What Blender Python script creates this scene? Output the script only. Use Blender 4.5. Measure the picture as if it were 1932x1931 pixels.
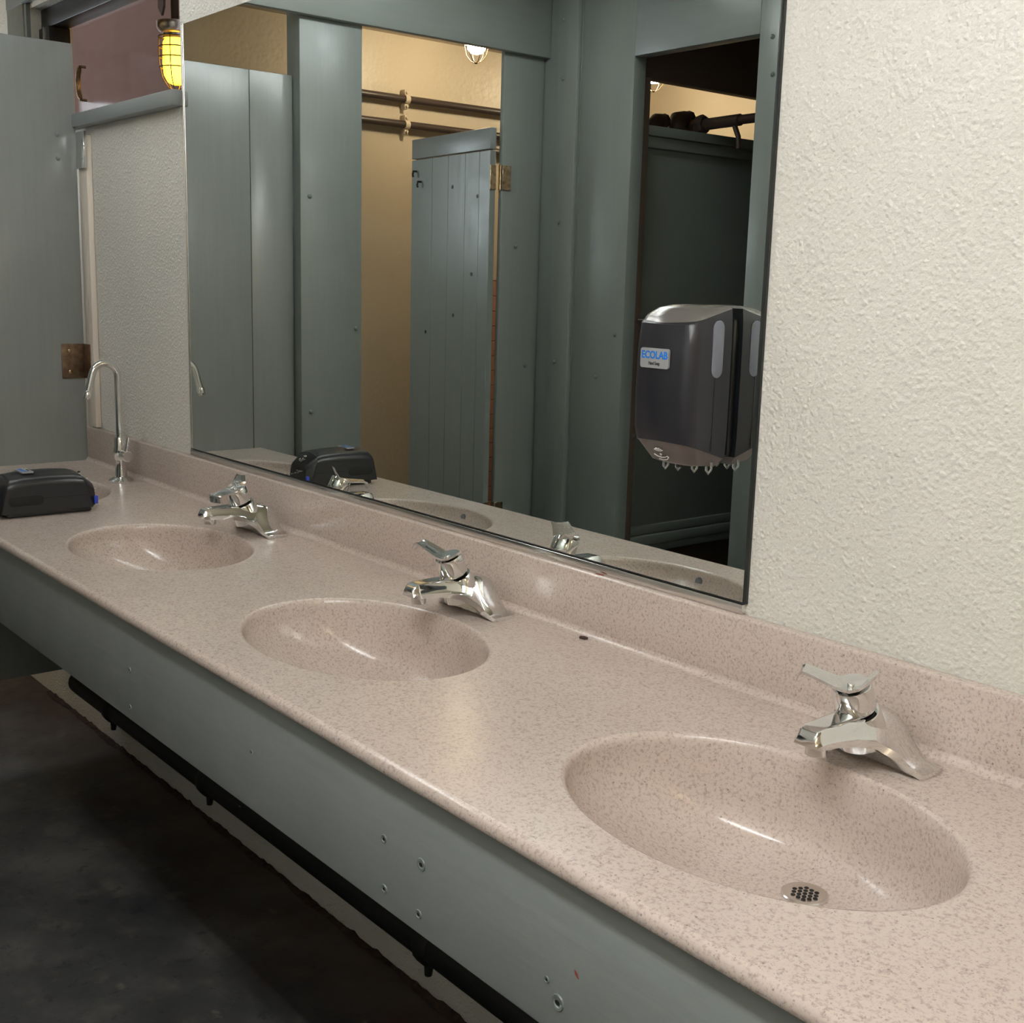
import bpy, bmesh, math, random
import numpy as np
from mathutils import Vector, Matrix, Euler
random.seed(4)
for o in list(bpy.data.objects):
    bpy.data.objects.remove(o, do_unlink=True)
S = bpy.context.scene
COL = S.collection
PI = math.pi

# ------------------------------------------------------------------ camera
YAW, PITCH, ROLL, FPX = 0.88059375, 0.18728756, 0.02689803, 2270.46
CAM = Vector((0, -1.2563, 1.371))
fw = Vector((-math.sin(YAW) * math.cos(PITCH), math.cos(YAW) * math.cos(PITCH), -math.sin(PITCH)))
rt = fw.cross(Vector((0, 0, 1))).normalized()
up = rt.cross(fw)
rt, up = math.cos(ROLL) * rt + math.sin(ROLL) * up, -math.sin(ROLL) * rt + math.cos(ROLL) * up
cd = bpy.data.cameras.new('camera')
cd.sensor_fit = 'HORIZONTAL'
cd.sensor_width = 36.0
cd.lens = FPX / 1932 * 36.0
cd.clip_start = 0.02
cam = bpy.data.objects.new('camera', cd)
COL.objects.link(cam)
M = Matrix((rt, up, -fw)).transposed().to_4x4()
M.translation = CAM
cam.matrix_world = M
S.camera = cam

# ------------------------------------------------------------------ world, view, lamp powers
W = bpy.data.worlds.new('world')
S.world = W
W.use_nodes = True
W.node_tree.nodes['Background'].inputs[0].default_value = (0.42, 0.40, 0.42, 1)
W.node_tree.nodes['Background'].inputs[1].default_value = 1.15
S.view_settings.view_transform = 'Standard'
S.view_settings.look = 'None'
S.view_settings.gamma = 1.0
S.view_settings.use_curve_mapping = False
S.view_settings.exposure = 0.14
TUBE_E = 88.0        # fluorescent tubes of the washroom (radiance)
WARM_E = 130.0       # caged jars of the shower room
MAIN_E = 150.0       # caged jar of the washroom
YELLOW_E = 12.0       # yellow porch jar

# ------------------------------------------------------------------ material helpers
def lin(r, g, b):
    f = lambda c: (c / 255 / 12.92) if c / 255 <= .04045 else ((c / 255 + .055) / 1.055) ** 2.4
    return (f(r), f(g), f(b), 1)
MATS = {}
class N:
    def __init__(s, name):
        s.m = bpy.data.materials.new(name)
        s.m.use_nodes = True
        s.t = s.m.node_tree
        s.b = s.t.nodes['Principled BSDF']
        MATS[name] = s.m
        s.co = None
    def new(s, typ, **kw):
        n = s.t.nodes.new(typ)
        for k, v in kw.items():
            setattr(n, k, v)
        return n
    def link(s, a, b):
        s.t.links.new(a, b)
    def coord(s, scale=(1, 1, 1)):
        if s.co is None:
            g = s.new('ShaderNodeNewGeometry')
            s.co = g.outputs['Position']
        if scale == (1, 1, 1):
            return s.co
        mp = s.new('ShaderNodeMapping')
        mp.inputs['Scale'].default_value = scale
        s.link(s.co, mp.inputs['Vector'])
        return mp.outputs[0]
    def noise(s, sc, det=4, rough=.55, scale=(1, 1, 1)):
        n = s.new('ShaderNodeTexNoise')
        n.inputs['Scale'].default_value = sc
        n.inputs['Detail'].default_value = det
        n.inputs['Roughness'].default_value = rough
        s.link(s.coord(scale), n.inputs['Vector'])
        return n.outputs['Fac']
    def vor(s, sc, feat='F1', scale=(1, 1, 1), rnd=1.0, out='Distance'):
        n = s.new('ShaderNodeTexVoronoi', feature=feat)
        n.inputs['Scale'].default_value = sc
        n.inputs['Randomness'].default_value = rnd
        s.link(s.coord(scale), n.inputs['Vector'])
        return n.outputs[out]
    def ramp(s, fac, stops, interp='LINEAR'):
        n = s.new('ShaderNodeValToRGB')
        n.color_ramp.interpolation = interp
        e = n.color_ramp.elements
        while len(e) < len(stops):
            e.new(.5)
        for k, (p, c) in enumerate(stops):
            e[k].position = p
            e[k].color = c if len(c) == 4 else (*c, 1)
        s.link(fac, n.inputs[0])
        return n.outputs[0]
    def mix(s, fac, a, b, mode='MIX'):
        n = s.new('ShaderNodeMix', data_type='RGBA', blend_type=mode)
        for inp, v in ((n.inputs[0], fac), (n.inputs[6], a), (n.inputs[7], b)):
            if isinstance(v, (int, float)):
                inp.default_value = v
            elif isinstance(v, tuple):
                inp.default_value = v
            else:
                s.link(v, inp)
        return n.outputs[2]
    def math(s, op, a, b=0.0):
        n = s.new('ShaderNodeMath', operation=op)
        for i, v in ((0, a), (1, b)):
            if isinstance(v, (int, float)):
                n.inputs[i].default_value = v
            else:
                s.link(v, n.inputs[i])
        return n.outputs[0]
    def bump(s, h, strength=.3, dist=.002):
        n = s.new('ShaderNodeBump')
        n.inputs['Strength'].default_value = strength
        n.inputs['Distance'].default_value = dist
        s.link(h, n.inputs['Height'])
        s.link(n.outputs[0], s.b.inputs['Normal'])
    def set(s, **kw):
        for k, v in kw.items():
            i = s.b.inputs[k.replace('_', ' ')]
            if isinstance(v, (int, float, tuple)):
                i.default_value = v
            else:
                s.link(v, i)
        return s
BW = lambda a: (a, a, a, 1)

def wall_paint(name, c1, c2, rough=.55, bscale=210, bstr=.55):
    n = N(name)
    big = n.noise(2.2, 3)
    col = n.ramp(big, [(.3, c1), (.7, c2)])
    fine = n.noise(320, 2)
    col = n.mix(.06, col, n.ramp(fine, [(.3, BW(.3)), (.7, BW(1))]), 'MULTIPLY')
    spots = n.ramp(n.vor(9, rnd=1), [(.0, BW(1)), (.028, BW(1)), (.034, BW(0))], 'LINEAR')
    h1 = n.noise(bscale, 3, .5)
    h2 = n.ramp(n.vor(bscale * .62, 'SMOOTH_F1'), [(.05, BW(1)), (.45, BW(0))])
    h3 = n.noise(9, 3)
    h = n.math('ADD', n.math('MULTIPLY', h1, .8), n.math('ADD', n.math('MULTIPLY', h2, .55), n.math('MULTIPLY', h3, .9)))
    n.bump(h, bstr, .004)
    n.set(Base_Color=col, Roughness=rough)
    return n
wall_paint('cream_paint', lin(210, 207, 197), lin(218, 215, 207))
wall_paint('cream_dull', lin(204, 188, 164), lin(212, 197, 174), .38, 60, .3)
wall_paint('ceiling_paint', lin(190, 176, 155), lin(200, 186, 165), .6)

def wood_paint(name, c1, c2, rough=.32, axis='z', bstr=.18):
    n = N(name)
    sc = {'z': (9, 9, .5), 'x': (.5, 9, 9), 'y': (9, .5, 9)}[axis]
    g = n.noise(7, 5, .6, sc)
    b = n.noise(3, 3)
    col = n.mix(.5, n.ramp(b, [(.3, c1), (.7, c2)]), n.ramp(g, [(.25, c1), (.75, c2)]))
    h = n.math('ADD', n.math('MULTIPLY', g, .7), n.math('MULTIPLY', n.noise(55, 3), .35))
    n.bump(h, bstr, .004)
    r = n.ramp(n.noise(14, 3), [(.3, BW(max(.29, rough - .05))), (.7, BW(max(.29, rough - .05) + .12))])
    n.set(Base_Color=col, Roughness=r)
    return n
GP1, GP2 = lin(120, 126, 122), lin(129, 135, 131)
wood_paint('grey_paint_vertical', GP1, GP2)
wood_paint('grey_paint_along_x', lin(124, 129, 128), lin(133, 138, 137), .34, 'x')
wood_paint('grey_paint_along_y', GP1, GP2, .34, 'y')
pp = wood_paint('panel_paint', lin(122, 126, 122), lin(132, 136, 132), .26, 'z', .16)
for l_ in list(pp.b.inputs['Roughness'].links):
    pp.t.links.remove(l_)
pp.b.inputs['Roughness'].default_value = .23
wood_paint('dark_brown_wood', lin(92, 78, 68), lin(104, 88, 76), .5, 'y')
wood_paint('brown_siding', lin(150, 118, 104), lin(160, 128, 114), .6, 'x')
wood_paint('white_batten', lin(206, 196, 182), lin(216, 207, 194), .5)

n = N('solid_surface')
base = n.ramp(n.noise(2.5, 3), [(.3, lin(191, 177, 169)), (.7, lin(199, 186, 177))])
mot = n.noise(240, 3, .65)
base = n.mix(1, base, n.ramp(mot, [(.28, lin(205, 198, 196)), (.5, lin(252, 250, 248)), (.72, lin(255, 255, 253))]), 'MULTIPLY')
d1 = n.ramp(n.vor(360), [(.0, BW(1)), (.20, BW(1)), (.30, BW(0))])
k1 = n.ramp(n.noise(165, 2), [(.50, BW(0)), (.62, BW(1))])
base = n.mix(n.math('MULTIPLY', n.math('MULTIPLY', d1, k1), .6), base, lin(104, 92, 88))
d2 = n.ramp(n.vor(75), [(.0, BW(1)), (.07, BW(1)), (.10, BW(0))])
base = n.mix(n.math('MULTIPLY', d2, .55), base, lin(80, 70, 68))
n.set(Base_Color=base, Roughness=n.ramp(n.noise(24, 4), [(.3, BW(.19)), (.75, BW(.255))]))
n.bump(n.noise(16, 2), .02, .002)

n = N('chrome')
n.set(Base_Color=(.80, .81, .81, 1), Metallic=1.0, Roughness=n.ramp(n.noise(60, 3), [(.3, BW(.045)), (.8, BW(.11))]))
n = N('spotted_chrome')
sp = n.ramp(n.vor(420), [(.0, BW(1)), (.25, BW(1)), (.4, BW(0))])
n.set(Base_Color=(.80, .81, .81, 1), Metallic=1.0, Roughness=.09)
n.bump(sp, .25, .001)
n = N('brushed_steel')
n.set(Base_Color=(.74, .72, .70, 1), Metallic=1.0, Roughness=n.ramp(n.noise(30, 3), [(.3, BW(.2)), (.7, BW(.25))]))
n = N('aged_brass')
n.set(Base_Color=n.ramp(n.noise(70, 4), [(.3, lin(96, 78, 62)), (.7, lin(132, 112, 90))]), Metallic=.85, Roughness=.36)
n = N('bright_brass')
n.set(Base_Color=n.ramp(n.noise(70, 4), [(.3, lin(150, 118, 84)), (.7, lin(222, 196, 160))]), Metallic=1.0, Roughness=.22)
n = N('mirror_silver')
n.set(Base_Color=(.83, .875, .85, 1), Metallic=1.0, Roughness=n.ramp(n.noise(5, 3), [(.3, BW(.0)), (.8, BW(.004))]))
n = N('mirror_edge')
n.set(Base_Color=(.012, .014, .013, 1), Roughness=n.ramp(n.noise(90, 2), [(.3, BW(.35)), (.7, BW(.5))]))
def plastic(name, c, rough, bs=.05, metal=0.0):
    n = N(name)
    n.set(Base_Color=n.ramp(n.noise(40, 3), [(.3, tuple(x * .9 for x in c[:3]) + (1,)), (.7, c)]), Roughness=rough, Metallic=metal)
    n.bump(n.noise(900, 2), bs, .0004)
    return n
plastic('charcoal_plastic', lin(27, 27, 33), .38)
plastic('black_plastic', lin(28, 29, 32), .36)
plastic('grey_silver_plastic', lin(128, 126, 123), .25, .04, .6)
plastic('taupe_plastic', lin(92, 84, 80), .4)
plastic('smoked_window', lin(112, 116, 126), .25)
plastic('black_hole', lin(6, 6, 6), .7)
plastic('label_silver', lin(190, 190, 190), .3, .02, .5)
plastic('blue_ink', lin(20, 116, 214), .4)
plastic('dark_ink', lin(26, 26, 28), .5)
plastic('pale_ink', lin(205, 202, 198), .5)
plastic('blue_plastic', lin(50, 70, 190), .4)
plastic('black_iron', lin(16, 17, 18), .55, .3)
plastic('rusty_pipe', lin(74, 58, 50), .45, .4)
plastic('copper_solder', lin(150, 110, 86), .35, .1, .8)
plastic('brown_pipe', lin(70, 58, 54), .35)
plastic('window_black', lin(14, 15, 18), .4)
plastic('pink_tile', lin(196, 146, 126), .3)
plastic('grout', lin(120, 84, 70), .8)
plastic('leaf_brown', lin(60, 44, 38), .7)
plastic('leaf_red', lin(132, 56, 42), .6)
plastic('fixture_white', lin(225, 225, 222), .4)
plastic('grey_screw', lin(112, 120, 118), .35)
n = N('clear_plastic')
n.set(Base_Color=(.9, .93, .95, 1), Roughness=n.ramp(n.noise(60), [(.3, BW(.04)), (.7, BW(.1))]), Transmission_Weight=.9, IOR=1.45)

n = N('concrete_floor')
a = n.noise(3.2, 6, .62)
b = n.noise(11, 5, .6)
col = n.ramp(a, [(.28, lin(38, 39, 42)), (.5, lin(66, 66, 67)), (.68, lin(96, 93, 90))])
col = n.mix(n.ramp(b, [(.55, BW(0)), (.72, BW(.7))]), col, lin(104, 98, 90))
col = n.mix(n.ramp(n.noise(26, 4, .7), [(.58, BW(0)), (.66, BW(.6))]), col, lin(22, 24, 29))
chip = n.ramp(n.vor(6.5, scale=(1, 1.6, 1)), [(.0, BW(1)), (.10, BW(1)), (.14, BW(0))])
col = n.mix(n.math('MULTIPLY', chip, n.ramp(n.noise(40, 4), [(.45, BW(0)), (.6, BW(.6))])), col, lin(136, 126, 110))
sx_ = n.new('ShaderNodeSeparateXYZ')
n.link(n.coord(), sx_.inputs[0])
edge = n.math('ADD', sx_.outputs[1], n.math('MULTIPLY', n.math('SUBTRACT', n.noise(7, 5), .5), .35))
col = n.mix(n.ramp(n.math('ADD', edge, .5), [(.24, BW(0)), (.46, BW(.75))]), col, lin(66, 48, 36))
n.set(Base_Color=col, Roughness=n.ramp(n.noise(8, 4), [(.3, BW(.34)), (.7, BW(.6))]))
n.bump(n.math('ADD', n.noise(40, 5), n.math('MULTIPLY', n.noise(4, 3), 2)), .25, .004)
n = N('floor_dirt')
n.set(Base_Color=n.ramp(n.noise(60, 5), [(.35, lin(34, 24, 18)), (.7, lin(74, 54, 40))]), Roughness=.9)
n.bump(n.noise(150, 4), .6, .004)

def glow(name, c, e, c2=None):
    n = N(name)
    n.set(Base_Color=c, Roughness=.3)
    lw = n.new('ShaderNodeLayerWeight')
    lw.inputs[0].default_value = .35
    n.set(Emission_Color=c if c2 is None else n.mix(lw.outputs['Facing'], c, c2), Emission_Strength=e)
glow('tube_glow', (.96, .985, 1.0, 1), TUBE_E)
glow('added_tube_glow', (.96, .985, 1.0, 1), TUBE_E * .24)  # dimmer tubes of the added fixture that lifts the left side
glow('added_cool_glow', (.84, .93, 1.0, 1), 9.0)  # bluish glow of the panel added to light the stall door
glow('warm_jar', (1.0, .82, .57, 1), WARM_E)
glow('main_jar', (1.0, .80, .55, 1), MAIN_E)
glow('yellow_jar', (1.0, .62, .03, 1), YELLOW_E, (1.0, .42, .0, 1))

n = N('pane_glass')
out = n.t.nodes['Material Output']
tr = n.new('ShaderNodeBsdfTransparent')
tr.inputs[0].default_value = (.93, .93, .93, 1)
gl = n.new('ShaderNodeBsdfGlossy')
gl.inputs['Roughness'].default_value = .08
mx = n.new('ShaderNodeMixShader')
n.link(n.ramp(n.noise(6, 4), [(.3, BW(.02)), (.7, BW(.045))]), mx.inputs[0])
n.link(tr.outputs[0], mx.inputs[1])
n.link(gl.outputs[0], mx.inputs[2])
n.link(mx.outputs[0], out.inputs['Surface'])

# ------------------------------------------------------------------ geometry helpers
def bx(bm, x0, x1, y0, y1, z0, z1, bev=0.0, seg=2):
    t = bmesh.new()
    bmesh.ops.create_cube(t, size=1)
    for v in t.verts:
        v.co = Vector(((x0 + x1) / 2 + v.co.x * (x1 - x0), (y0 + y1) / 2 + v.co.y * (y1 - y0), (z0 + z1) / 2 + v.co.z * (z1 - z0)))
    if bev > 0:
        bmesh.ops.bevel(t, geom=list(t.edges), offset=bev, segments=seg, affect='EDGES', profile=.5)
    me = bpy.data.meshes.new('t')
    t.to_mesh(me)
    t.free()
    bm.from_mesh(me)
    bpy.data.meshes.remove(me)
    return bm
def frame_of(d):
    d = Vector(d).normalized()
    a = Vector((0, 0, 1)) if abs(d.z) < .9 else Vector((1, 0, 0))
    u = d.cross(a).normalized()
    return u, d.cross(u).normalized()
def tube(bm, pts, r, seg=12, cap=True):
    pts = [Vector(p) for p in pts]
    rs = r if isinstance(r, (list, tuple)) else [r] * len(pts)
    rings = []
    u = None
    for i, p in enumerate(pts):
        d = (pts[min(i + 1, len(pts) - 1)] - pts[max(i - 1, 0)])
        if d.length < 1e-9:
            d = Vector((0, 0, 1))
        d.normalize()
        if u is None:
            u, v = frame_of(d)
        else:
            u = (u - d * u.dot(d)).normalized()
            v = d.cross(u).normalized()
        rings.append([bm.verts.new(p + rs[i] * (math.cos(2 * PI * k / seg) * u + math.sin(2 * PI * k / seg) * v)) for k in range(seg)])
    for a, b in zip(rings, rings[1:]):
        for k in range(seg):
            bm.faces.new((a[k], a[(k + 1) % seg], b[(k + 1) % seg], b[k]))
    if cap:
        bm.faces.new(rings[0][::-1])
        bm.faces.new(rings[-1])
    return bm
def lathe(bm, prof, seg=32, c=(0, 0, 0)):
    rings = []
    c = Vector(c)
    for r, z in prof:
        if r < 1e-6:
            rings.append([bm.verts.new(c + Vector((0, 0, z)))])
        else:
            rings.append([bm.verts.new(c + Vector((r * math.cos(2 * PI * k / seg), r * math.sin(2 * PI * k / seg), z))) for k in range(seg)])
    for a, b in zip(rings, rings[1:]):
        for k in range(seg):
            k2 = (k + 1) % seg
            if len(a) == 1 and len(b) == 1:
                continue
            if len(a) == 1:
                bm.faces.new((a[0], b[k2], b[k]))
            elif len(b) == 1:
                bm.faces.new((a[k], a[k2], b[0]))
            else:
                bm.faces.new((a[k], a[k2], b[k2], b[k]))
    return bm
def loft(bm, rings, cap=True):
    R = [[bm.verts.new(p) for p in r] for r in rings]
    m = len(R[0])
    for a, b in zip(R, R[1:]):
        for k in range(m):
            bm.faces.new((a[k], a[(k + 1) % m], b[(k + 1) % m], b[k]))
    if cap:
        bm.faces.new(R[0][::-1])
        bm.faces.new(R[-1])
    return bm
def link(name, me, parent=None):
    o = bpy.data.objects.new(name, me)
    COL.objects.link(o)
    o.parent = parent
    return o
def obj(name, bm, mat, parent=None, smooth=None, local=True, label=None):
    """one mesh object; smooth = angle in degrees; local False -> bm is in world coordinates of a parent Empty with translation only"""
    if not local and parent is not None:
        r = parent
        off = Vector((0, 0, 0))
        while r is not None:
            off += r.location
            r = r.parent
        bmesh.ops.translate(bm, vec=-off, verts=bm.verts)
    bmesh.ops.recalc_face_normals(bm, faces=bm.faces)
    if smooth is not None:
        for f in bm.faces:
            f.smooth = True
        for e in bm.edges:
            if len(e.link_faces) == 2 and e.calc_face_angle(0) > math.radians(smooth):
                e.smooth = False
    me = bpy.data.meshes.new(name)
    bm.to_mesh(me)
    bm.free()
    me.materials.append(MATS[mat])
    o = link(name, me, parent)
    if label:
        o['label'] = label
    return o
def tag(o, label, cat, group=None):
    o['label'] = label
    o['category'] = cat
    if group:
        o['group'] = group
    return o
def thing(name, label, cat, loc=(0, 0, 0), group=None):
    o = link(name, None)
    o.location = loc
    o.empty_display_size = .05
    return tag(o, label, cat, group)
def struct(name, bm, mat, smooth=None):
    o = obj(name, bm, mat, None, smooth)
    o['kind'] = 'structure'
    return o
def nb():
    return bmesh.new()
def part_box(name, root, mat, b, bev=0.0):
    return obj(name, bx(nb(), *b, bev), mat, root, 40 if bev else None, local=False)
def screw(name, root, mat, p, d, r=.006, h=.003):
    """round screw or bolt head at p facing d"""
    p, d = Vector(p), Vector(d).normalized()
    t = tube(nb(), [p, p + d * h * .5, p + d * h], [r, r * .92, r * .45], 10)
    return obj(name, t, mat, root, 35, local=False)

# ------------------------------------------------------------------ the setting
CT = 0.84           # counter height
XP = -3.42          # face of the end partition
YB = -1.644         # plane of the stall fronts across the room
CEIL = 2.44
struct('floor', bx(nb(), -4.9, 2.7, -3.7, .12, -.08, 0), 'concrete_floor')
struct('ceiling', bx(nb(), -4.9, 2.7, -3.7, .12, CEIL, CEIL + .08), 'ceiling_paint')
WX0, WX1, WZ0, WZ1 = -3.80, -2.775, 1.795, 2.125
bm = nb()
bx(bm, -4.9, WX0, 0, .12, 0, CEIL)
bx(bm, WX1, 2.7, 0, .12, 0, CEIL)
bx(bm, WX0, WX1, 0, .12, 0, WZ0)
bx(bm, WX0, WX1, 0, .12, WZ1, CEIL)
struct('wall_back', bm, 'cream_paint')
wl = struct('wall_left', bx(nb(), -4.9, -4.7, -3.7, 0, 0, CEIL), 'cream_dull')
struct('wall_right', bx(nb(), 2.5, 2.7, -3.7, 0, 0, CEIL), 'cream_paint')
struct('wall_front', bx(nb(), -4.7, 2.5, -3.7, -3.5, 0, CEIL), 'cream_dull')
struct('wall_middle', bx(nb(), -2.26, 2.5, YB - .08, YB, 0, CEIL), 'cream_paint')
# pink tiles low on the shower room's far wall
tb = obj('tile_backing', bx(nb(), -4.7, -4.694, -3.5, -2.2, 0, 1.385), 'grout', wl)
tm = None
for r in range(19):
    for c in range(8):
        if tm is None:
            t = obj('tile', bx(nb(), 0, .012, 0, .150, 0, .0695, .002, 1), 'pink_tile', wl)
            tm = t.data
        else:
            t = link('tile', tm, wl)
        t.location = (-4.697, -3.44 + c * .153, .004 + r * .0725)

# window in the mirror wall
win = struct('window_1', bx(nb(), WX0 - .02, WX0 - .001, -.012, .11, WZ0, WZ1 + .012), 'grey_paint_vertical')
def wpart(name, mat, b, bev=0.0):
    return obj(name, bx(nb(), *b, bev), mat, win, 40 if bev else None)
wpart('casing', 'grey_paint_vertical', (-3.965, WX0 - .02, -.016, -.0005, 1.755, 2.29), .003)
wpart('casing', 'grey_paint_along_x', (-3.965, -2.775, -.018, -.0005, WZ1 + .014, 2.26), .003)
wpart('casing_bead', 'grey_paint_along_x', (WX0 - .02, -2.775, -.024, -.018, WZ1 + .014, WZ1 + .030), .002)
wpart('sill', 'grey_paint_along_x', (WX0 - .02, -2.768, -.028, .11, 1.757, WZ0 - .0005), .006)
wpart('sash_rail', 'window_black', (WX0, WX1, .030, .085, WZ1 - .055, WZ1 - .0005), .003)
wpart('sash_rail', 'window_black', (WX0, WX1, .050, .095, WZ0 + .0005, WZ0 + .012), .003)
wpart('sash_stile', 'window_black', (WX0 + .0005, WX0 + .085, .022, .085, WZ0 + .012, WZ1 - .055), .003)
wpart('sash_stile', 'window_black', (WX1 - .012, WX1 - .0005, .050, .085, WZ0 + .012, WZ1 - .055), .003)
wpart('weather_strip', 'brushed_steel', (WX0 + .047, WX0 + .050, .018, .022, WZ0 + .012, WZ1 - .055))
wpart('pane', 'pane_glass', (WX0 + .085, WX1 - .012, .062, .066, WZ0 + .012, WZ1 - .055))
bm = nb()
pts = []
for k in range(9):
    a = math.radians(120 + 120 * k / 8)
    pts.append((-3.520 + .045 * math.cos(a), .046, 1.895 + .052 * math.sin(a)))
tube(bm, pts, [.004] + [.0075] * 7 + [.004], 8)
tube(bm, [pts[0], (pts[0][0], .062, pts[0][2])], .004, 8)
tube(bm, [pts[-1], (pts[-1][0], .062, pts[-1][2])], .004, 8)
obj('latch', bm, 'aged_brass', win, 50, label='curved brass latch on the window pane')
obj('stay_flap', loft(nb(), [[Vector((-3.02, y, 2.065)), Vector((-2.985, y, 2.065)), Vector((-2.990, y, 2.02)), Vector((-3.003, y, 2.0)), Vector((-3.022, y, 2.02))] for y in (.055, .061)]), 'leaf_brown', win)

# unseen glowing panel added to give the stall door a cool sheen
w2 = struct('added_light_panel', bx(nb(), -4.6995, -4.690, -.82, -.30, 1.46, 2.04), 'grey_paint_vertical')
obj('pane', bx(nb(), -4.689, -4.686, -.78, -.34, 1.50, 2.0), 'added_cool_glow', w2)
obj('panel_bar', bx(nb(), -4.690, -4.676, -.565, -.555, 1.50, 2.0), 'grey_paint_vertical', w2)

# porch outside the window
struct('wall_outside', bx(nb(), -9.0, -1.6, .78, .86, 0, 2.6), 'brown_siding')
struct('trim_9', bx(nb(), -3.8, -3.2, .12, .45, 2.30, 2.36), 'brown_siding')

# ------------------------------------------------------------------ caged lamps
def jar_lamp(name, label, glass, loc, sc=1.0, hoops=1, full=False, group=None):
    r = thing(name, label, 'lamp', loc, group)
    r.scale = (sc, sc, sc)
    obj('canopy', lathe(nb(), [(0, 0), (.056, 0), (.056, -.018), (.050, -.03), (.040, -.036), (.040, -.050), (0, -.050)]), 'brushed_steel', r, 35)
    L = .088 if not full else .135
    prof = [(0, -.048), (.030, -.048), (.038, -.06), (.040, -.05 - L * .55), (.037, -.05 - L * .8), (.026, -.05 - L * .95), (.012, -.05 - L), (0, -.05 - L)]
    obj('glass_jar', lathe(nb(), prof, 28), glass, r, 60)
    g = nb()
    D = .175 if not full else .205
    for k in range(6):
        a = 2 * PI * k / 6 + .3
        pr = [(.050, -.045), (.051, -.085), (.050, -D * .62), (.042, -D * .82), (.024, -D * .95), (.004, -D)]
        tube(g, [(q * math.cos(a), q * math.sin(a), z) for q, z in pr], .0018, 6)
    hs = [(.0515, -.10)] if hoops == 1 else [(.0515, -.075), (.0515, -.105), (.050, -.135)]
    for q, z in hs + [(.0515, -.045)]:
        tube(g, [(q * math.cos(2 * PI * k / 28), q * math.sin(2 * PI * k / 28), z) for k in range(29)], .0022, 6, False)
    lathe(g, [(0, -D - .004), (.006, -D), (.006, -D + .004), (0, -D + .006)], 10)
    obj('wire_guard', g, 'aged_brass', r, 60)
    return r
jar_lamp('caged_lamp', 'glowing white glass lamp in a wire cage above the open stall door', 'warm_jar', (-4.18, -1.95, CEIL), 1.0)
jar_lamp('caged_lamp', 'caged lamp glimpsed beside the iron pipes over the dark stall partition', 'warm_jar', (-4.14, -2.96, CEIL), 1.0)
jar_lamp('caged_lamp', 'warm caged ceiling lamp at the far right end of the washroom', 'main_jar', (2.3, -1.45, CEIL), 1.2)
yl = jar_lamp('porch_lamp', 'yellow caged porch lamp glowing outside the window', 'yellow_jar', (-3.47, .30, 2.085), .93, 3, True)
obj('stem', tube(nb(), [(0, 0, 0), (0, 0, .228)], .012, 10), 'leaf_brown', yl, 50)

# fluorescent strip over the wash area; second one added to brighten the left end
for fx_, fy_, lab in ((-.35, -1.28, 'long white fluorescent ceiling fixture over the nearest bowl'), (-2.75, -.72, 'added unseen fluorescent ceiling fixture crosswise over the left bowls')):
    fl = thing('fluorescent_fixture', lab, 'light fixture', (fx_, fy_, CEIL), 'fluorescent fixtures on the washroom ceiling')
    fl.rotation_euler = (0, 0, 0 if fx_ > -1 else PI / 2)
    obj('housing', bx(nb(), -.64, .64, -.09, .09, -.05, 0, .006), 'fixture_white', fl, 40)
    for sy in (-1, 1):
        obj('tube', tube(nb(), [(-.60, sy * .045, -.072), (.60, sy * .045, -.072)], .0135, 14), 'tube_glow' if fx_ > -1 else 'added_tube_glow', fl, 60)
        for sx in (-1, 1):
            obj('lamp_holder', bx(nb(), sx * .61 - .012, sx * .61 + .012, sy * .045 - .016, sy * .045 + .016, -.092, -.048, .003), 'fixture_white', fl, 40)

# ------------------------------------------------------------------ stall fronts seen in the mirror
def trim(name, mat, b, bev=.004):
    return struct(name, bx(nb(), *b, bev), mat, 40)
t1 = trim('trim_1', 'grey_paint_vertical', (-3.46, -3.38, -.89, -.667, 0, CEIL))
t2 = trim('trim_2', 'grey_paint_vertical', (-3.400, -3.38, YB + .001, -1.461, 0, CEIL))
t3 = trim('trim_3', 'grey_paint_along_y', (-3.379, -3.35, YB + .001, -.002, 2.146, CEIL - .001))
t4 = trim('trim_4', 'grey_paint_vertical', (-3.46, -3.19, YB - .09, YB, 0, CEIL))
t4b = trim('trim_5', 'grey_paint_vertical', (-3.296, -3.192, YB, YB + .020, 0, CEIL - .001), .003)
t5 = trim('trim_6', 'grey_paint_vertical', (-3.188, -2.936, YB - .055, YB, 0, CEIL - .001), .003)
t6 = trim('trim_7', 'grey_paint_along_x', (-2.934, -2.42, YB - .05, YB + .003, 2.104, CEIL - .001), .003)
t7 = trim('trim_8', 'grey_paint_vertical', (-2.42, -2.262, YB - .06, YB + .004, 0, CEIL), .003)
for root, mat, pts, d in (
        (t1, 'grey_screw', [(-3.38, -.869, 1.214), (-3.38, -.70, 1.62), (-3.38, -.70, .95)], (1, 0, 0)),
        (t2, 'grey_screw', [(-3.38, -1.589, 1.078), (-3.38, -1.53, 1.5)], (1, 0, 0)),
        (t4b, 'grey_screw', [(-3.26, YB + .02, 2.067), (-3.258, YB + .02, 1.586), (-3.258, YB + .02, 1.099), (-3.268, YB + .02, 2.26)], (0, 1, 0)),
        (t7, 'grey_screw', [(-2.372, YB + .004, 2.09), (-2.363, YB + .004, 1.985)], (0, 1, 0)),
        (t5, 'grey_screw', [(-2.973, YB, 1.209), (-3.06, YB, 1.06)], (0, 1, 0))):
    for p in pts:
        screw('bolt', root, mat, p, d, .0075, .006)

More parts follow.
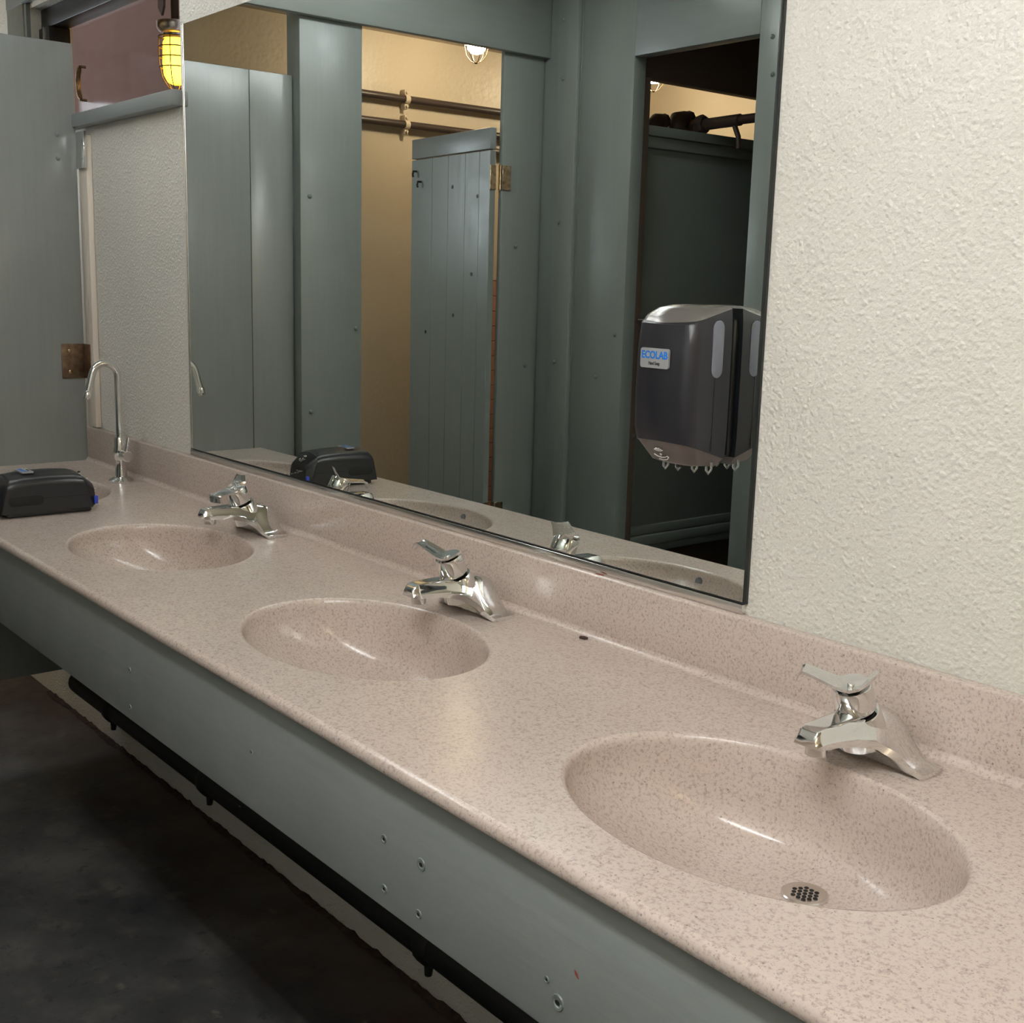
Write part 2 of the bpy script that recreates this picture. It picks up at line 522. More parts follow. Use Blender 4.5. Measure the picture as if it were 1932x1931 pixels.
# end partition beside the counter: two boards
ep = thing('end_partition', 'tall grey painted board partition closing the left end of the counter', 'partition', (XP, -.34, .228))
part_box('board', ep, 'panel_paint', (XP - .028, XP, -.5185, -.018, .228, 1.977), .002)
part_box('board', ep, 'panel_paint', (XP - .028, XP, -.664, -.5200, .228, 1.977), .002)
part_box('batten', ep, 'white_batten', (-3.412, -3.352, -.017, -.001, .94, 1.735), .002)
br = part_box('bracket', ep, 'aged_brass', (XP + .0003, XP + .003, -.083, -.0175, 1.075, 1.172), .001)
part_box('bracket', ep, 'aged_brass', (XP + .0003, -3.372, -.0195, -.0172, 1.075, 1.172), .001)
for z in (1.152, 1.094):
    screw('screw', ep, 'bright_brass', (XP + .003, -.061, z), (1, 0, 0), .006, .004)
part_box('bracket', ep, 'chrome', (-3.452, -3.395, -.0195, -.0172, 1.648, 1.744), .001)
part_box('bracket', ep, 'chrome', (-3.397, -3.344, -.0255, -.0172, 1.648, 1.744), .001)
for z in (1.736, 1.673):
    screw('screw', ep, 'grey_screw', (XP, -.069, z), (1, 0, 0), .006, .003)

# open plank door of the shower stall
sd = thing('stall_door', 'open grey plank door with a top rail hinged to the post', 'door', (-3.404, -1.420, .25))
sd.rotation_euler = (0, 0, math.radians(5))     # local -x runs away from the hinge
edges = [-.008, .060, .153, .270, .385, .540]
for a, b in zip(edges, edges[1:]):
    obj('plank', bx(nb(), -b + .0004, -a - .0004, -.025, -.001, 0, 1.572, .0012, 1), 'grey_paint_vertical', sd, 40)
obj('top_rail', bx(nb(), -.540, .008, -.026, 0, 1.576, 1.648, .003), 'grey_paint_along_x', sd, 40)
obj('bottom_rail', bx(nb(), -.540, .008, -.040, -.0255, .05, .14, .003), 'grey_paint_along_x', sd, 40)
for x, z in ((-.505, 1.53), (-.47, 1.49)):
    hk = nb()
    tube(hk, [(x, -.001, z), (x, .012, z), (x + .002, .016, z - .012), (x + .002, .014, z - .022)], .004, 8)
    obj('peg', hk, 'black_iron', sd, 50)
for x, z in ((-.07, 1.42), (-.10, 1.15), (-.42, .93), (-.22, 1.0), (-.24, 1.46)):
    o = obj('knot', lathe(nb(), [(0, .0), (.007, 0), (.006, .001), (0, .0006)], 10), 'dark_ink', sd)
    o.rotation_euler = (-PI / 2, 0, 0)
    o.location = (x, -.0005, z)
for hz in (1.44, .25):
    obj('hinge_leaf', bx(nb(), .0083, .0113, -.025, -.001, hz, hz + .083, .0012, 1), 'bright_brass', sd, 40)
    obj('hinge_leaf', bx(nb(), .0215, .0245, -.078, -.043, hz, hz + .083, .0012, 1), 'bright_brass', sd, 40)
    h = nb()
    for q in range(3):
        tube(h, [(.0165, -.0375, hz - .002 + q * .029), (.0165, -.0375, hz + .026 + q * .029)], .0055, 10)
    obj('hinge_pin', h, 'bright_brass', sd, 50)

# partition inside the dark stall, seen through the right opening in the mirror
sp = thing('stall_partition', 'dark shaded stall partition with stacked top and bottom rails', 'partition', (-2.985, -2.5, .43))
xq = -2.972
part_box('panel', sp, 'grey_paint_vertical', (xq - .03, xq, -3.49, YB - .095, .44, 1.83), .002)
part_box('top_rail', sp, 'grey_paint_along_y', (xq - .04, xq + .012, -3.49, YB - .095, 1.832, 1.868), .003)
part_box('top_rail', sp, 'grey_paint_along_y', (xq - .05, xq + .020, -3.49, YB - .095, 1.870, 1.902), .003)
part_box('bottom_rail', sp, 'grey_paint_along_y', (xq - .04, xq + .014, -3.49, YB - .095, .498, .530), .004)
part_box('bottom_rail', sp, 'grey_paint_along_y', (xq - .05, xq + .026, -3.49, YB - .095, .460, .496), .004)
part_box('bottom_rail', sp, 'grey_paint_along_y', (xq - .05, xq + .016, -3.49, YB - .095, .43, .459), .004)
part_box('added_dark_board', sp, 'dark_brown_wood', (xq - .06, xq - .035, -3.49, YB - .095, 0, .429), .002)  # added dark board, stops warm lamp light showing under the partition
part_box('corner_post', sp, 'dark_brown_wood', (xq - .02, xq + .024, YB - .094, YB - .057, .0, 2.05), .003)
part_box('top_board', sp, 'dark_brown_wood', (xq - .04, xq, -3.49, YB - .06, 2.052, CEIL - .001), .003)
hk = nb()
tube(hk, [(-2.93, YB - .06, 1.262), (-2.915, YB - .09, 1.262), (-2.905, YB - .10, 1.255), (-2.905, YB - .10, 1.19)], .005, 8)
tag(obj('strike_plate', hk, 'chrome', None, 50), 'small steel catch on the jamb of the dark stall', 'catch')

# pipes on the shower room's far wall
def wall_pipe(z, label, y1=1.9):
    r = thing('wall_pipe', label, 'pipe', (-4.665, -2.0, z), 'dark pipes on the shower room wall')
    obj('tube', tube(nb(), [(0, -1.45, 0), (0, y1, 0)], .017, 14), 'brown_pipe', r, 60)
    for y in ((.068, -.95) if y1 > 0 else (-.95,)):
        c = nb()
        tube(c, [(0, y - .012, 0), (0, y + .012, 0)], .021, 14)
        for s in (-1, 1):
            bx(c, -.030, .004, y - .010, y + .010, s * .030 - .012, s * .030 + .012, .002, 1)
            tube(c, [(.004, y, s * .030), (.012, y, s * .030)], .006, 8)
        obj('clamp', c, 'cream_dull', r, 50)
wall_pipe(2.166, 'uppermost of the dark pipes clamped along the cream shower wall')
wall_pipe(2.057, 'middle dark pipe clamped along the cream shower wall')
wall_pipe(1.984, 'lowest dark pipe on the cream wall behind the plank door', -.42)

# iron shower piping above the stall partition
ip = thing('iron_pipe', 'rusty iron pipe with fittings above the dark stall partition', 'pipe', (-3.1, -2.1, 1.902))
def W2(x, yv, z):
    return (x, -yv, z)
obj('elbow', tube(nb(), [W2(-3.05, 1.865, 1.903), W2(-3.05, 1.868, 1.918), W2(-3.05, 1.880, 1.930), W2(-3.05, 1.905, 1.935)], [.030, .034, .033, .028], 14), 'rusty_pipe', ip, 60, local=False)
obj('elbow', tube(nb(), [W2(-3.05, 1.900, 1.936), W2(-3.05, 1.920, 1.942)], .024, 8), 'rusty_pipe', ip, 60, local=False)
obj('elbow', tube(nb(), [W2(-3.05, 1.975, 1.90), W2(-3.05, 1.975, 1.92), W2(-3.05, 1.985, 1.945), W2(-3.05, 2.02, 1.955)], [.034, .038, .037, .030], 14), 'rusty_pipe', ip, 60, local=False)
obj('elbow', tube(nb(), [W2(-3.05, 2.015, 1.955), W2(-3.05, 2.045, 1.962)], .026, 8), 'rusty_pipe', ip, 60, local=False)
obj('nipple', tube(nb(), [W2(-3.10, 2.02, 1.925), W2(-2.99, 2.02, 1.928)], .017, 12), 'rusty_pipe', ip, 60, local=False)
obj('union_ring', tube(nb(), [W2(-2.995, 2.02, 1.930), W2(-2.982, 2.02, 1.930), W2(-2.968, 2.02, 1.931), W2(-2.955, 2.02, 1.931)], [.022, .035, .035, .028], 8), 'rusty_pipe', ip, 30, local=False)
obj('solder_joint', tube(nb(), [W2(-3.02, 2.02, 1.938), W2(-2.992, 2.02, 1.938)], .014, 10), 'copper_solder', ip, 60, local=False)
obj('tube', tube(nb(), [W2(-2.957, 2.02, 1.931), W2(-2.80, 2.02, 1.934), W2(-2.798, 2.02, 1.934), W2(-2.45, 2.02, 1.938)], [.020, .020, .016, .016], 12), 'rusty_pipe', ip, 60, local=False)
obj('strap', tube(nb(), [W2(-2.83, 2.02, 1.93), W2(-2.805, 2.02, 1.88), W2(-2.80, 2.02, 1.84)], .009, 8), 'rusty_pipe', ip, 60, local=False)

# ------------------------------------------------------------------ mirror
mr = thing('wall_mirror', 'large frameless wall mirror standing in a steel channel on the backsplash', 'mirror', (-1.883, -.003, CT + .098))
part_box('backing', mr, 'mirror_edge', (-2.749, -1.0135, -.0048, -.0006, CT + .1125, CT + 1.096))
part_box('glass', mr, 'mirror_silver', (-2.748, -1.0185, -.0062, -.0049, CT + .1145, CT + 1.095))
part_box('channel', mr, 'brushed_steel', (-2.752, -1.016, -.0095, -.0006, CT + .0985, CT + .1115), .0008)
part_box('side_clip', mr, 'brushed_steel', (-2.7515, -2.7495, -.0085, -.0006, CT + .112, CT + 1.096))

# ------------------------------------------------------------------ countertop with four integral bowls
CX0, CX1 = XP + .001, .40
CYF, CYB = -.55, -.0215
BX = [-.745, -1.50, -2.25, -3.0]
BYC, BA, BBq = -.305, .228, .163
vt = thing('vanity_counter', 'long speckled pinkish beige washroom counter with four oval bowls', 'counter', (-1.5, -.28, CT - .018))
bm = nb()
BEV = .009
cells = []
xs = sorted([(a + b) / 2 for a, b in zip(BX, BX[1:])] + [CX0, BX[0] + .3755])
for xc in BX:
    lo = max(x for x in xs if x < xc)
    hi = min(x for x in xs if x > xc)
    cells.append((xc, lo, hi))
NE = 26
def perimeter(lo, hi, y0, y1):
    P = []
    for k in range(NE):
        P.append((lo + (hi - lo) * k / NE, y0))
    for k in range(NE):
        P.append((hi, y0 + (y1 - y0) * k / NE))
    for k in range(NE):
        P.append((hi - (hi - lo) * k / NE, y1))
    for k in range(NE):
        P.append((lo, y1 - (y1 - y0) * k / NE))
    return P
def ell(xc, x, y, s=1.0, dy=0.0):
    a = math.atan2((y - BYC) / .25, (x - xc) / .36)
    return xc + BA * s * math.cos(a), BYC + dy + BBq * s * math.sin(a)
for xc, lo, hi in cells:
    P = perimeter(lo, hi, CYF + BEV, CYB)
    rings = []
    rings.append([bm.verts.new((x, y, CT)) for x, y in P])
    for s in (1.10, 1.032):
        rings.append([bm.verts.new((*ell(xc, x, y, s), CT)) for x, y in P])
    for a, b in zip(rings, rings[1:]):
        for k in range(len(a)):
            bm.faces.new((a[k], a[(k + 1) % len(a)], b[(k + 1) % len(a)], b[k]))
# plain end of the slab beyond the nearest bowl
e0 = BX[0] + .3755
v = [bm.verts.new(p) for p in ((e0, CYF + BEV, CT), (CX1, CYF + BEV, CT), (CX1, CYB, CT), (e0, CYB, CT))]
bm.faces.new(v)
# rounded front nosing and underside
prof = [(CYF + BEV, CT)] + [(CYF + BEV - BEV * math.sin(a), CT - BEV + BEV * math.cos(a)) for a in (PI / 8, PI / 4, 3 * PI / 8, PI / 2)] + [(CYF, CT - .0145), (CYF + .002, CT - .0165), (CYF + .05, CT - .0165)]
n_x = 40
rows = [[bm.verts.new((CX0 + (CX1 - CX0) * i / n_x, y, z)) for y, z in prof] for i in range(n_x + 1)]
for a, b in zip(rows, rows[1:]):
    for k in range(len(prof) - 1):
        bm.faces.new((a[k], b[k], b[k + 1], a[k + 1]))
slab = obj('slab', bm, 'solid_surface', vt, 50, local=False)
# bowls: rounded rim rolling into a basin whose floor slopes to a rear drain
DEP = .125
DRY = .086           # drain offset towards the wall
for xc, lo, hi in cells:
    b = nb()
    NA = 88
    stations = [(1.032, 0), (1.018, -.0008), (1.006, -.0032), (.998, -.0075), (.992, -.014)]
    for k in range(1, 15):
        t = k / 14
        s = .10 + .892 * math.cos(t * PI / 2) ** .72
        z = -.014 - (DEP - .014) * math.sin(t * PI / 2) ** 1.15
        stations.append((s, z))
    rings = []
    for s, z in stations:
        q = max(0, min(1, (-z - .014) / (DEP - .014)))
        dy = DRY * q ** 1.6
        rings.append([b.verts.new((xc + BA * s * math.cos(2 * PI * k / NA), BYC + dy * (1 if s > 0 else 1) + BBq * s * (1 - .12 * q) * math.sin(2 * PI * k / NA), CT + z)) for k in range(NA)])
    for r0, r1 in zip(rings, rings[1:]):
        for k in range(NA):
            b.faces.new((r0[k], r0[(k + 1) % NA], r1[(k + 1) % NA], r1[k]))
    b.faces.new(rings[-1])
    bowl = obj('bowl', b, 'solid_surface', vt, 60, local=False)
    # strainer
    c = Vector((xc + .010, BYC + DRY + .004, CT - DEP + .0015))
    dr = obj('drain', lathe(nb(), [(0, .0005), (.0185, .0005), (.021, .0016), (.0245, .0016), (.0262, .0004), (.0262, -.002), (0, -.002)], 40, c), 'brushed_steel', bowl, 35, local=False)
    h = nb()
    for i in range(-2, 3):
        for j in range(-2, 3):
            if abs(i + j) > 2:
                continue
            hx, hy = .0069 * (i + j * .5), .0069 * j * .866
            lathe(h, [(0, .0009), (.0026, .0009), (.0026, .0004), (0, .0004)], 10, c + Vector((hx, hy, 0)))
    obj('drain_holes', h, 'black_hole', dr, None)
    dr.children[0].location = -Vector((0, 0, 0))
    for ch in dr.children:
        ch.data.transform(Matrix.Translation(-vt.location))
    # overflow hole on the front wall of the bowl
    ov = tube(nb(), [(xc, BYC - .1625, CT - .022), (xc, BYC - .1570, CT - .0215)], .0085, 14)
    obj('overflow_hole', ov, 'smoked_window', bowl, 40, local=False)
# backsplash
bm = nb()
bx(bm, CX0, CX1, -.0215, -.0012, CT + .0004, CT + .098, .0035, 3)
obj('backsplash', bm, 'solid_surface', vt, 40, local=False)
cv = nb()   # coved joint between slab and backsplash
rows = []
for i in (0, 1):
    x = CX0 if i == 0 else CX1
    rows.append([cv.verts.new((x, -.0216 - .010 * (1 - math.sin(a)), CT + .0002 + .010 * (1 - math.cos(a)))) for a in [PI / 2 * k / 6 for k in range(7)]])
for k in range(6):
    cv.faces.new((rows[0][k], rows[1][k], rows[1][k + 1], rows[0][k + 1]))
obj('cove', cv, 'solid_surface', vt, 60, local=False)

# apron board under the counter's front edge
ap = thing('apron_board', 'grey painted apron board with nail holes under the counter edge', 'board', (-1.5, -.516, CT - .194))
part_box('board', ap, 'grey_paint_along_x', (CX0, CX1, -.535, -.497, CT - .194, CT - .0170), .003)
for x, z, r in ((-.783, .684, .009), (-1.015, .733, .008), (-1.09, .734, .006), (-1.019, .671, .006), (-1.843, .734, .005), (-1.846, .669, .005), (-1.418, .732, .004), (-1.089, .672, .006), (-.80, .700, .004)):
    o = obj('nail_hole', lathe(nb(), [(r, -.0005), (r * .9, .0012), (r * .62, .0010), (r * .5, -.0002), (0, -.0004)], 14), 'grey_screw', ap, 40)
    o.rotation_euler = (PI / 2, 0, 0)
    o.location = Vector((x, -.5352, z)) - ap.location
    o2 = obj('hole_shadow', lathe(nb(), [(r * .45, .0), (0, .0001)], 10), 'black_hole', o)
    o2.location = (0, .0, .0009)
    o2.scale = (.9, .7, 1)
tag(obj('leaf_scrap', loft(nb(), [[Vector((-.7605, y, .7305)), Vector((-.7565, y, .7285)), Vector((-.7545, y, .7235)), Vector((-.7585, y, .7260))] for y in (-.5366, -.5356)]), 'leaf_red'), 'tiny red leaf scrap stuck on the grey apron board', 'leaf')

# black pipe along the wall beneath the counter
bp = thing('drain_pipe', 'black iron pipe running along the wall beneath the counter', 'pipe', (-1.5, -.075, .19))
obj('tube', tube(nb(), [(-1.9, 0, 0), (1.9, 0, 0)], .036, 16), 'black_iron', bp, 60)
for x in (-1.62, -1.02, -.12, .30, .9):
    c = nb()
    tube(c, [(x - .02, 0, 0), (x - .012, 0, 0), (x + .012, 0, 0), (x + .02, 0, 0)], [.037, .042, .042, .037], 16)
    tube(c, [(x, -.01, -.036), (x, -.012, -.06)], [.010, .007], 8)
    obj('coupling', c, 'black_iron', bp, 50)
    obj('bracket', bx(nb(), x - .05, x - .03, .0, .0745, -.012, .012), 'black_iron', bp)
# dirt line where the floor meets the wall
bm = nb()
rnd = random.Random(9)
P = []
nx = 260
top, mid = [], []
for i in range(nx + 1):
    x = -3.9 + 4.6 * i / nx
    top.append(bm.verts.new((x, -.0015, .003 + .007 * rnd.random() ** 2)))
    mid.append(bm.verts.new((x, -.014 - .006 * math.sin(i * .37) * math.sin(i * .11 + 1) - .004 * rnd.random(), .0012)))
for i in range(nx):
    bm.faces.new((top[i], top[i + 1], mid[i + 1], mid[i]))
dirt = obj('floor_dirt', bm, 'floor_dirt', None, 60)
tag(dirt, 'brown dirt gathered where the floor meets the wall', 'dirt')
dirt['kind'] = 'stuff'

# debris
def scrap(name, label, pts, th, mat, loc, rz=0):
    o = obj(name, loft(nb(), [[Vector((x, y, z)) for x, y in pts] for z in (0, th)]), mat)
    o.location = loc
    o.rotation_euler = (0, 0, rz)
    return tag(o, label, 'debris')
scrap('debris_chip', 'small dark chip lying on the counter near the backsplash', [(-.006, -.003), (.004, -.004), (.007, .001), (.0, .004), (-.006, .002)], .0035, 'leaf_brown', (-1.293, -.040, CT + .0002), .3)
scrap('leaf_scrap', 'thin reddish scrap on top of the backsplash below the mirror', [(-.008, -.001), (.0, -.002), (.008, 0), (.0, .0012)], .001, 'leaf_red', (-1.29, -.014, CT + .0982), .1)

# ------------------------------------------------------------------ chrome lever faucets
def faucet(label, x, lever_rot, lever_tilt, mat):
    r = thing('lever_faucet', label, 'faucet', (x, -.050, CT + .0003), 'chrome lever faucets along the counter')
    # v runs towards the user (-y); section halves mirrored in u
    sm = lambda t: max(0, min(1, t)) ** 2 * (3 - 2 * max(0, min(1, t)))
    ST = [  # v, W, top, drop, foot bottom, centre bottom, s0, s1
        (0, .070, .046, .041, 0, 0, .06, .80),
        (.004, .075, .052, .046, 0, 0, .06, .80),
        (.020, .078, .060, .0535, 0, 0, .08, .80),
        (.042, .078, .0625, .056, 0, 0, .10, .82),
        (.0465, .0765, .063, .057, 0, .004, .10, .83),
        (.0480, .0755, .063, .057, 0, .030, .10, .84),
        (.055, .066, .0632, .049, .006, .037, .14, .90),
        (.066, .053, .0634, .033, .020, .039, .22, .95),
        (.082, .039, .0634, .022, .032, .040, .34, .99),
        (.105, .0285, .0632, .0165, .038, .0405, .46, 1.0),
        (.130, .0225, .0625, .0150, .0405, .0405, .56, 1.0),
        (.148, .0195, .0615, .0140, .0405, .0405, .62, 1.0),
        (.156, .018, .0595, .0130, .041, .041, .62, 1.0),
        (.161, .0155, .053, .009, .042, .042, .62, 1.0)]
    m = 22
    rings = []
    for v, Wd, zt, dp, fb, cb, s0, s1 in ST:
        top, bot = [], []
        for k in range(m + 1):
            s = 1 - 2 * k / m
            g = sm((abs(s) - s0) / (s1 - s0))
            top.append(Vector((s * Wd, -v, zt - dp * g)))
            gb = sm((abs(s) - .15) / .72)
            bot.append(Vector((s * Wd * .985, -v, cb + (fb - cb) * gb)))
        rings.append(top + bot[::-1])
    body = obj('body', loft(nb(), rings), mat, r, 38)
    tilt = math.radians(24)
    ax = Vector((0, -math.sin(tilt), math.cos(tilt)))
    hub0 = Vector((0, -.068, .0605))
    col = nb()
    tube(col, [hub0 - ax * .034, hub0 + ax * .002, hub0 + ax * .0045, hub0 + ax * .0046], [.031, .0262, .0248, .020], 32)
    obj('collar', col, mat, r, 35)
    obj('collar_gap', tube(nb(), [hub0 + ax * .0060, hub0 + ax * .0095], .0195, 28), 'black_hole', r, 40)
    # handle, turned about the tilted axis
    h = nb()
    hb, ht = hub0 + ax * .009, hub0 + ax * .0405
    tube(h, [hb, hb + ax * .002, ht - ax * .004, ht], [.0222, .0232, .0224, .021], 36)
    hub = obj('handle', h, mat, r, 40)
    prof = [(-.0245, .0223, .0105), (-.018, .0130, .0148), (-.010, .0048, .0186), (0, 0, .0203), (.010, -.0004, .0200), (.022, .001, .0182), (.038, .004, .0157), (.050, .006, .0147), (.0545, .0062, .0143), (.0570, .0040, .0139), (.0590, -.0055, .0132)]
    ct_, st_ = math.cos(math.radians(lever_tilt)), math.sin(math.radians(lever_tilt))
    rings = []
    for a, bq, w in prof:
        a2, b2 = a * ct_ - bq * st_, a * st_ + bq * ct_
        rings.append([Vector((sx * w * 1.12 * q, -a2, b2 + dz)) for sx, q, dz in ((-1, 1, 0), (-1, .72, -.0010), (0, 1, -.0018), (1, .72, -.0010), (1, 1, 0), (1, .97, -.0034), (0, 1, -.0046), (-1, .97, -.0034))])
    lv = loft(nb(), rings)
    # screw cap on the lever
    lathe(lv, [(0, .0016), (.0035, .0016), (.0042, .0008), (.0042, -.002), (0, -.002)], 14)
    # rotate: about z by lever_rot, then tilt axis forward
    Rm = Matrix.Translation(ht) @ Matrix.Rotation(math.radians(lever_rot), 4, 'Z')
    bmesh.ops.transform(lv, matrix=Rm, verts=lv.verts)
    obj('lever', lv, 'spotted_chrome', hub, 42)
    ae = nb()
    tube(ae, [(0, -.141, .0420), (0, -.141, .0400), (0, -.141, .0290), (0, -.141, .0278)], [.012, .0122, .0122, .0108], 24)
    aer = obj('aerator', ae, mat, r, 40)
    obj('aerator_mouth', tube(nb(), [(0, -.141, .0281), (0, -.141, .0274)], .0095, 18), 'black_hole', aer, 40)
    return r
faucet('chrome lever faucet nearest the camera at the right bowl', -.752, -60, 7.5, 'chrome')
faucet('chrome lever faucet at the middle bowl with its lever raised and turned', -1.517, -64, 15, 'chrome')
faucet('chrome lever faucet at the left bowl near the lying black dispenser', -2.264, 19, -14, 'chrome')

# ------------------------------------------------------------------ gooseneck tap
gk = thing('gooseneck_tap', 'slim chrome gooseneck tap by the counter end partition', 'faucet', (-3.022, -.079, CT + .0003))
obj('flange', lathe(nb(), [(0, 0), (.030, 0), (.031, .003), (.024, .008), (.016, .012), (.014, .03), (.0115, .052), (.0125, .060), (0, .060)], 32), 'chrome', gk, 40)
bm = lathe(nb(), [(0, .052), (.013, .055), (.0165, .062), (.0165, .082), (.0145, .092), (.0145, .112), (.0125, .116), (0, .117)], 28)
tube(bm, [(-.010, 0, .070), (.022, 0, .070), (.024, 0, .070), (.048, 0, .070), (.050, 0, .070)], [.0115, .0115, .014, .014, .012], 22)
vb = obj('valve', bm, 'chrome', gk, 38)
obj('index_dot', tube(nb(), [(.0112, -.0112, .072), (.0124, -.0124, .072)], .004, 12), 'pale_ink', vb, 40)
bm = nb()
tube(bm, [(.038, .0, .078), (.040, .003, .092), (.041, .006, .112), (.041, .007, .118)], [.0055, .0045, .0042, .003], 12)
obj('lever', bm, 'chrome', gk, 50)
pts = [(0, 0, .112), (0, 0, .20), (0, 0, .272)]
R0 = .033
for k in range(1, 13):
    a = math.radians(165) * k / 12
    pts.append((0, -R0 + R0 * math.cos(a), .272 + R0 * math.sin(a)))
d = Vector((0, -math.sin(math.radians(15)), -math.cos(math.radians(15))))
end = Vector(pts[-1])
pts += [end + d * .02, end + d * .052]
sp_ = obj('spout', tube(nb(), pts, .0088, 18), 'chrome', gk, 60)
e2 = end + d * .050
obj('spout_tip', tube(nb(), [e2 - d * .004, e2, e2 + d * .016, e2 + d * .018], [.0090, .0108, .0108, .0095], 18), 'chrome', sp_, 40)

# ------------------------------------------------------------------ soap dispensers
def text_mesh(s, size, bold=0.0):
    c = bpy.data.curves.new('t', 'FONT')
    c.body = s
    c.size = size
    c.align_x = 'CENTER'
    c.align_y = 'CENTER'
    c.extrude = .00012
    c.offset = bold
    o = bpy.data.objects.new('t', c)
    COL.objects.link(o)
    bpy.context.view_layer.update()
    me = bpy.data.meshes.new_from_object(o.evaluated_get(bpy.context.evaluated_depsgraph_get()))
    bpy.data.objects.remove(o)
    bpy.data.curves.remove(c)
    return me
TXT1 = text_mesh('ECOLAB', .0135, .00035)
TXT2 = text_mesh('Hand Soap', .0064, .0001)
for me_, wid in ((TXT1, .0465), (TXT2, .0200)):
    xs_ = [v.co.x for v in me_.vertices]
    me_.transform(Matrix.Scale(wid / (max(xs_) - min(xs_)), 4, Vector((1, 0, 0))))
TXT1.materials.clear(); TXT1.materials.append(MATS['blue_ink'])
TXT2.materials.clear(); TXT2.materials.append(MATS['dark_ink'])
def rrect(hw, d0, d1, rc, z, tiltf=0.0, bulge=0.0, nseg=7):
    """rounded-front cross-section: back corners square at depth d0, front corners rounded at depth d1"""
    P = [(hw, d0)]
    for k in range(nseg + 1):
        a = PI / 2 * k / nseg
        P.append((hw - rc + rc * math.cos(a), d1 - rc + rc * math.sin(a)))
    for k in (1, 2, 3, 4, 5):
        t = k / 6
        P.append(((hw - rc) * (1 - 2 * t), d1 + bulge * math.sin(PI * t)))
    for k in range(nseg + 1):
        a = PI / 2 + PI / 2 * k / nseg
        P.append((-hw + rc + rc * math.cos(a), d1 - rc + rc * math.sin(a)))
    P.append((-hw, d0))
    return [Vector((x, -d, z + tiltf * (d - .05))) for x, d in P]
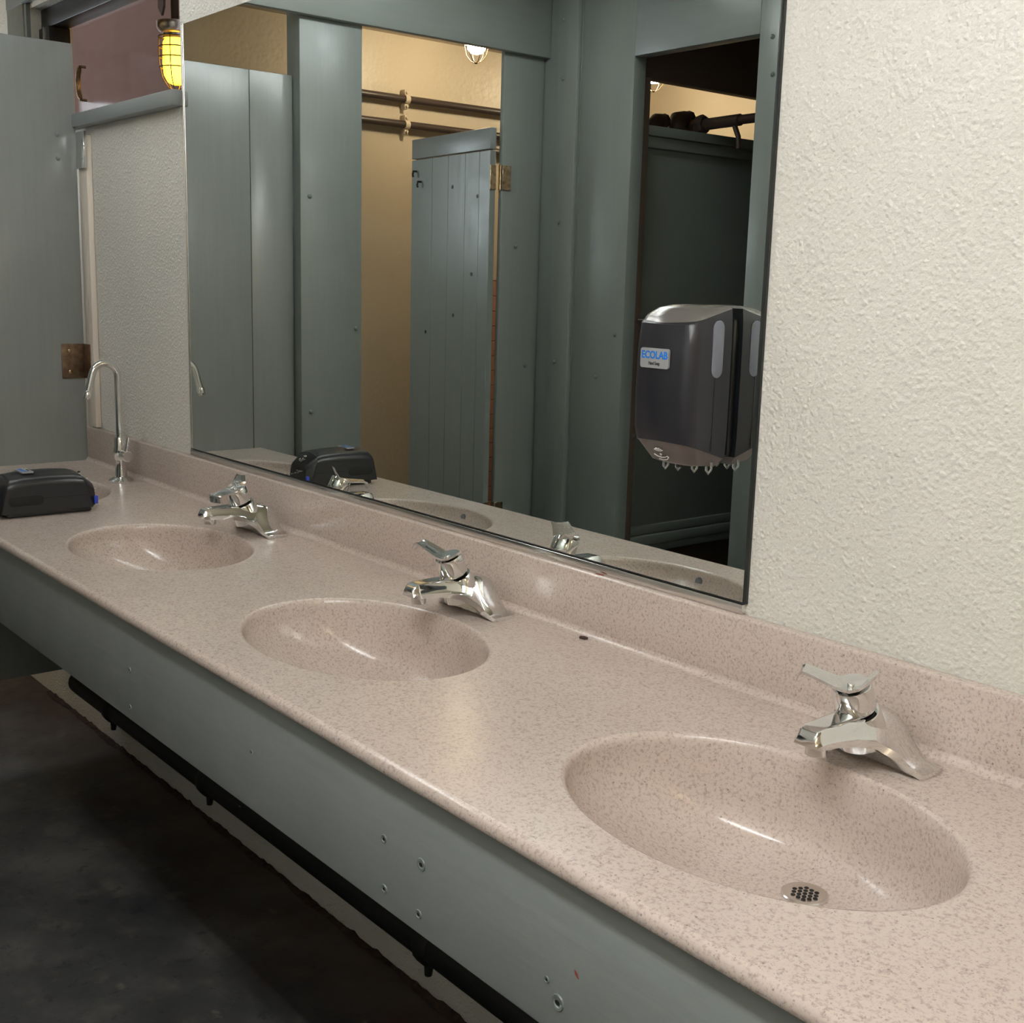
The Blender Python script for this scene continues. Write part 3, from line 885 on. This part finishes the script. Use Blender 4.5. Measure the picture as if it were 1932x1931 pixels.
def dispenser(name, label, shell):
    """local frame: back at y=0, front towards -y, z up from the chin"""
    r = thing(name, label, 'soap dispenser', (0, 0, 0), 'touch-free soap dispensers')
    obj('back_plate', bx(nb(), -.046, .046, -.012, 0, .012, .196, .004), 'black_plastic', r, 40)
    zb = .0225
    cov = [rrect(.0520, .010, .0840, .020, zb, .30, .004), rrect(.0535, .010, .0880, .020, .045, .12, .005), rrect(.0535, .010, .0905, .021, .10, 0, .006), rrect(.0535, .010, .0885, .021, .160, 0, .006),
           rrect(.0528, .010, .0850, .021, .190, -.06, .006), rrect(.0510, .010, .0815, .020, .1990, -.26, .006)]
    cv_ = obj('cover', loft(nb(), cov), shell, r, 38)
    cap = [rrect(.0510, .010, .0815, .020, .1992, -.26, .006), rrect(.0478, .011, .0780, .019, .2035, -.22, .006), rrect(.038, .013, .066, .018, .2090, -.05, .005), rrect(.026, .018, .052, .015, .2122, 0, .003), rrect(.012, .026, .040, .008, .2134, 0, .001)]
    obj('cap', loft(nb(), cap), 'grey_silver_plastic' if shell != 'black_plastic' else shell, r, 60, label='glossy grey cap' if shell != 'black_plastic' else None)
    ch = [rrect(.030, .022, .050, .012, .0, .05, .002), rrect(.040, .016, .062, .016, .003, .12, .003), rrect(.0485, .012, .0800, .019, zb - .003, .30, .004), rrect(.0505, .011, .0828, .020, zb, .30, .004)]
    cn = obj('chin', loft(nb(), ch), 'taupe_plastic' if shell != 'black_plastic' else shell, r, 45)
    # seam between cover and back shell on both sides
    for s in (-1, 1):
        obj('seam', bx(nb(), s * .0535 - .0004, s * .0535 + .0004, -.0405, -.0395, .022, .195), 'black_hole', cv_)
        w = nb()
        pr = []
        for k in range(9):
            a = PI * k / 8
            pr.append((.0105 * math.cos(a), .0270 + .0105 * math.sin(a)))
        for k in range(9):
            a = PI + PI * k / 8
            pr.append((.0105 * math.cos(a), -.0270 + .0105 * math.sin(a)))
        loft(w, [[Vector((s * (.0530 + e), -.037 + y * q, .157 + z * (1 + (q - 1) * .3))) for y, z in pr] for e, q in ((0, 1), (.0010, 1), (.0014, .9))])
        obj('level_window', w, 'smoked_window' if shell != 'black_plastic' else 'black_hole', cv_, 40)
    # name plate
    pl = nb()
    q = []
    for cx, cz, a0 in ((.022, .0095, 0), (-.022, .0095, 90), (-.022, -.0095, 180), (.022, -.0095, 270)):
        for k in range(5):
            a = math.radians(a0 + 90 * k / 4)
            q.append((cx + .0035 * math.cos(a), cz + .0035 * math.sin(a)))
    loft(pl, [[Vector((x - .003, -.0935 - e, .143 + z)) for x, z in q] for e in (0, .0030)])
    plo = obj('name_plate', pl, 'label_silver', cv_, 40, label='silver name plate with blue lettering')
    for me, z, sx in ((TXT1, .1468, 1.0), (TXT2, .1362, 1.0)):
        t = link('lettering', me, plo)
        t.rotation_euler = (PI / 2, 0, 0)
        t.scale = (sx, 1, 1)
        t.location = (-.003, -.0967, z)
    obj('lock_hole', tube(nb(), [(-.040, -.0885, .036), (-.040, -.0915, .036)], .0028, 12), 'black_hole', cv_, 40)
    # hand-and-waves mark on the chin
    ic = nb()
    base = Vector((-.004, -.0735, .0135))
    e1, e2 = Vector((1, 0, 0)), Vector((0, -.62, .78)).normalized()
    nrm = Vector((0, -.78, -.62))
    def stroke(p2, w=.0007):
        tube(ic, [base + e1 * x * 1.25 + e2 * y * 1.25 + nrm * .0004 for x, y in p2], w, 6)
    for rr in (.0035, .0058, .0080):
        stroke([(rr * math.sin(t), .0085 - rr * .15 - rr * .55 * math.cos(t) + .003) for t in [math.radians(-50 + 100 * k / 8) for k in range(9)]])
    stroke([(0, .0020), (.0012, .0005), (0, -.0008), (-.0012, .0005), (0, .0020)], .0007)
    stroke([(-.010, .000), (-.006, -.003), (-.001, -.0038), (.004, -.0032), (.009, -.0008), (.010, -.0022), (.006, -.006), (.0, -.0075), (-.006, -.0065)])
    obj('hand_mark', ic, 'pale_ink', cn, 60)
    nz = nb()
    tube(nz, [(0, -.040, .004), (0, -.040, -.005)], [.007, .005], 14)
    obj('nozzle', nz, 'black_plastic', r, 40)
    for k, x in enumerate((-.022, -.004, .020, .040)):
        y = -.045 + .006 * k
        tb_ = nb()
        tube(tb_, [(x - .004, y, .006), (x - .004, y, -.006), (x, y, -.010), (x + .005, y, -.004), (x + .005, y, .006)], .0016, 8)
        obj('clear_tab', tb_, 'clear_plastic', r, 60)
    return r
wd = dispenser('soap_dispenser', 'charcoal touch-free soap dispenser with silver name plate mounted on the mirror', 'charcoal_plastic')
wd.location = (-1.1085, -.0068, 1.1365)
ld = dispenser('soap_dispenser', 'black soap dispenser lying on its back over the far left bowl', 'black_plastic')
ld.location = (-2.712, -.276, CT + .0005)
ld.rotation_euler = Matrix(((-1, 0, 0), (0, 0, -1), (0, -1, 0))).to_euler()      # back down, chin towards the mirror
bc = obj('blue_clip', bx(nb(), -.0500, -.044, -.034, -.016, -.002, .006, .001), 'blue_plastic', ld, 40)
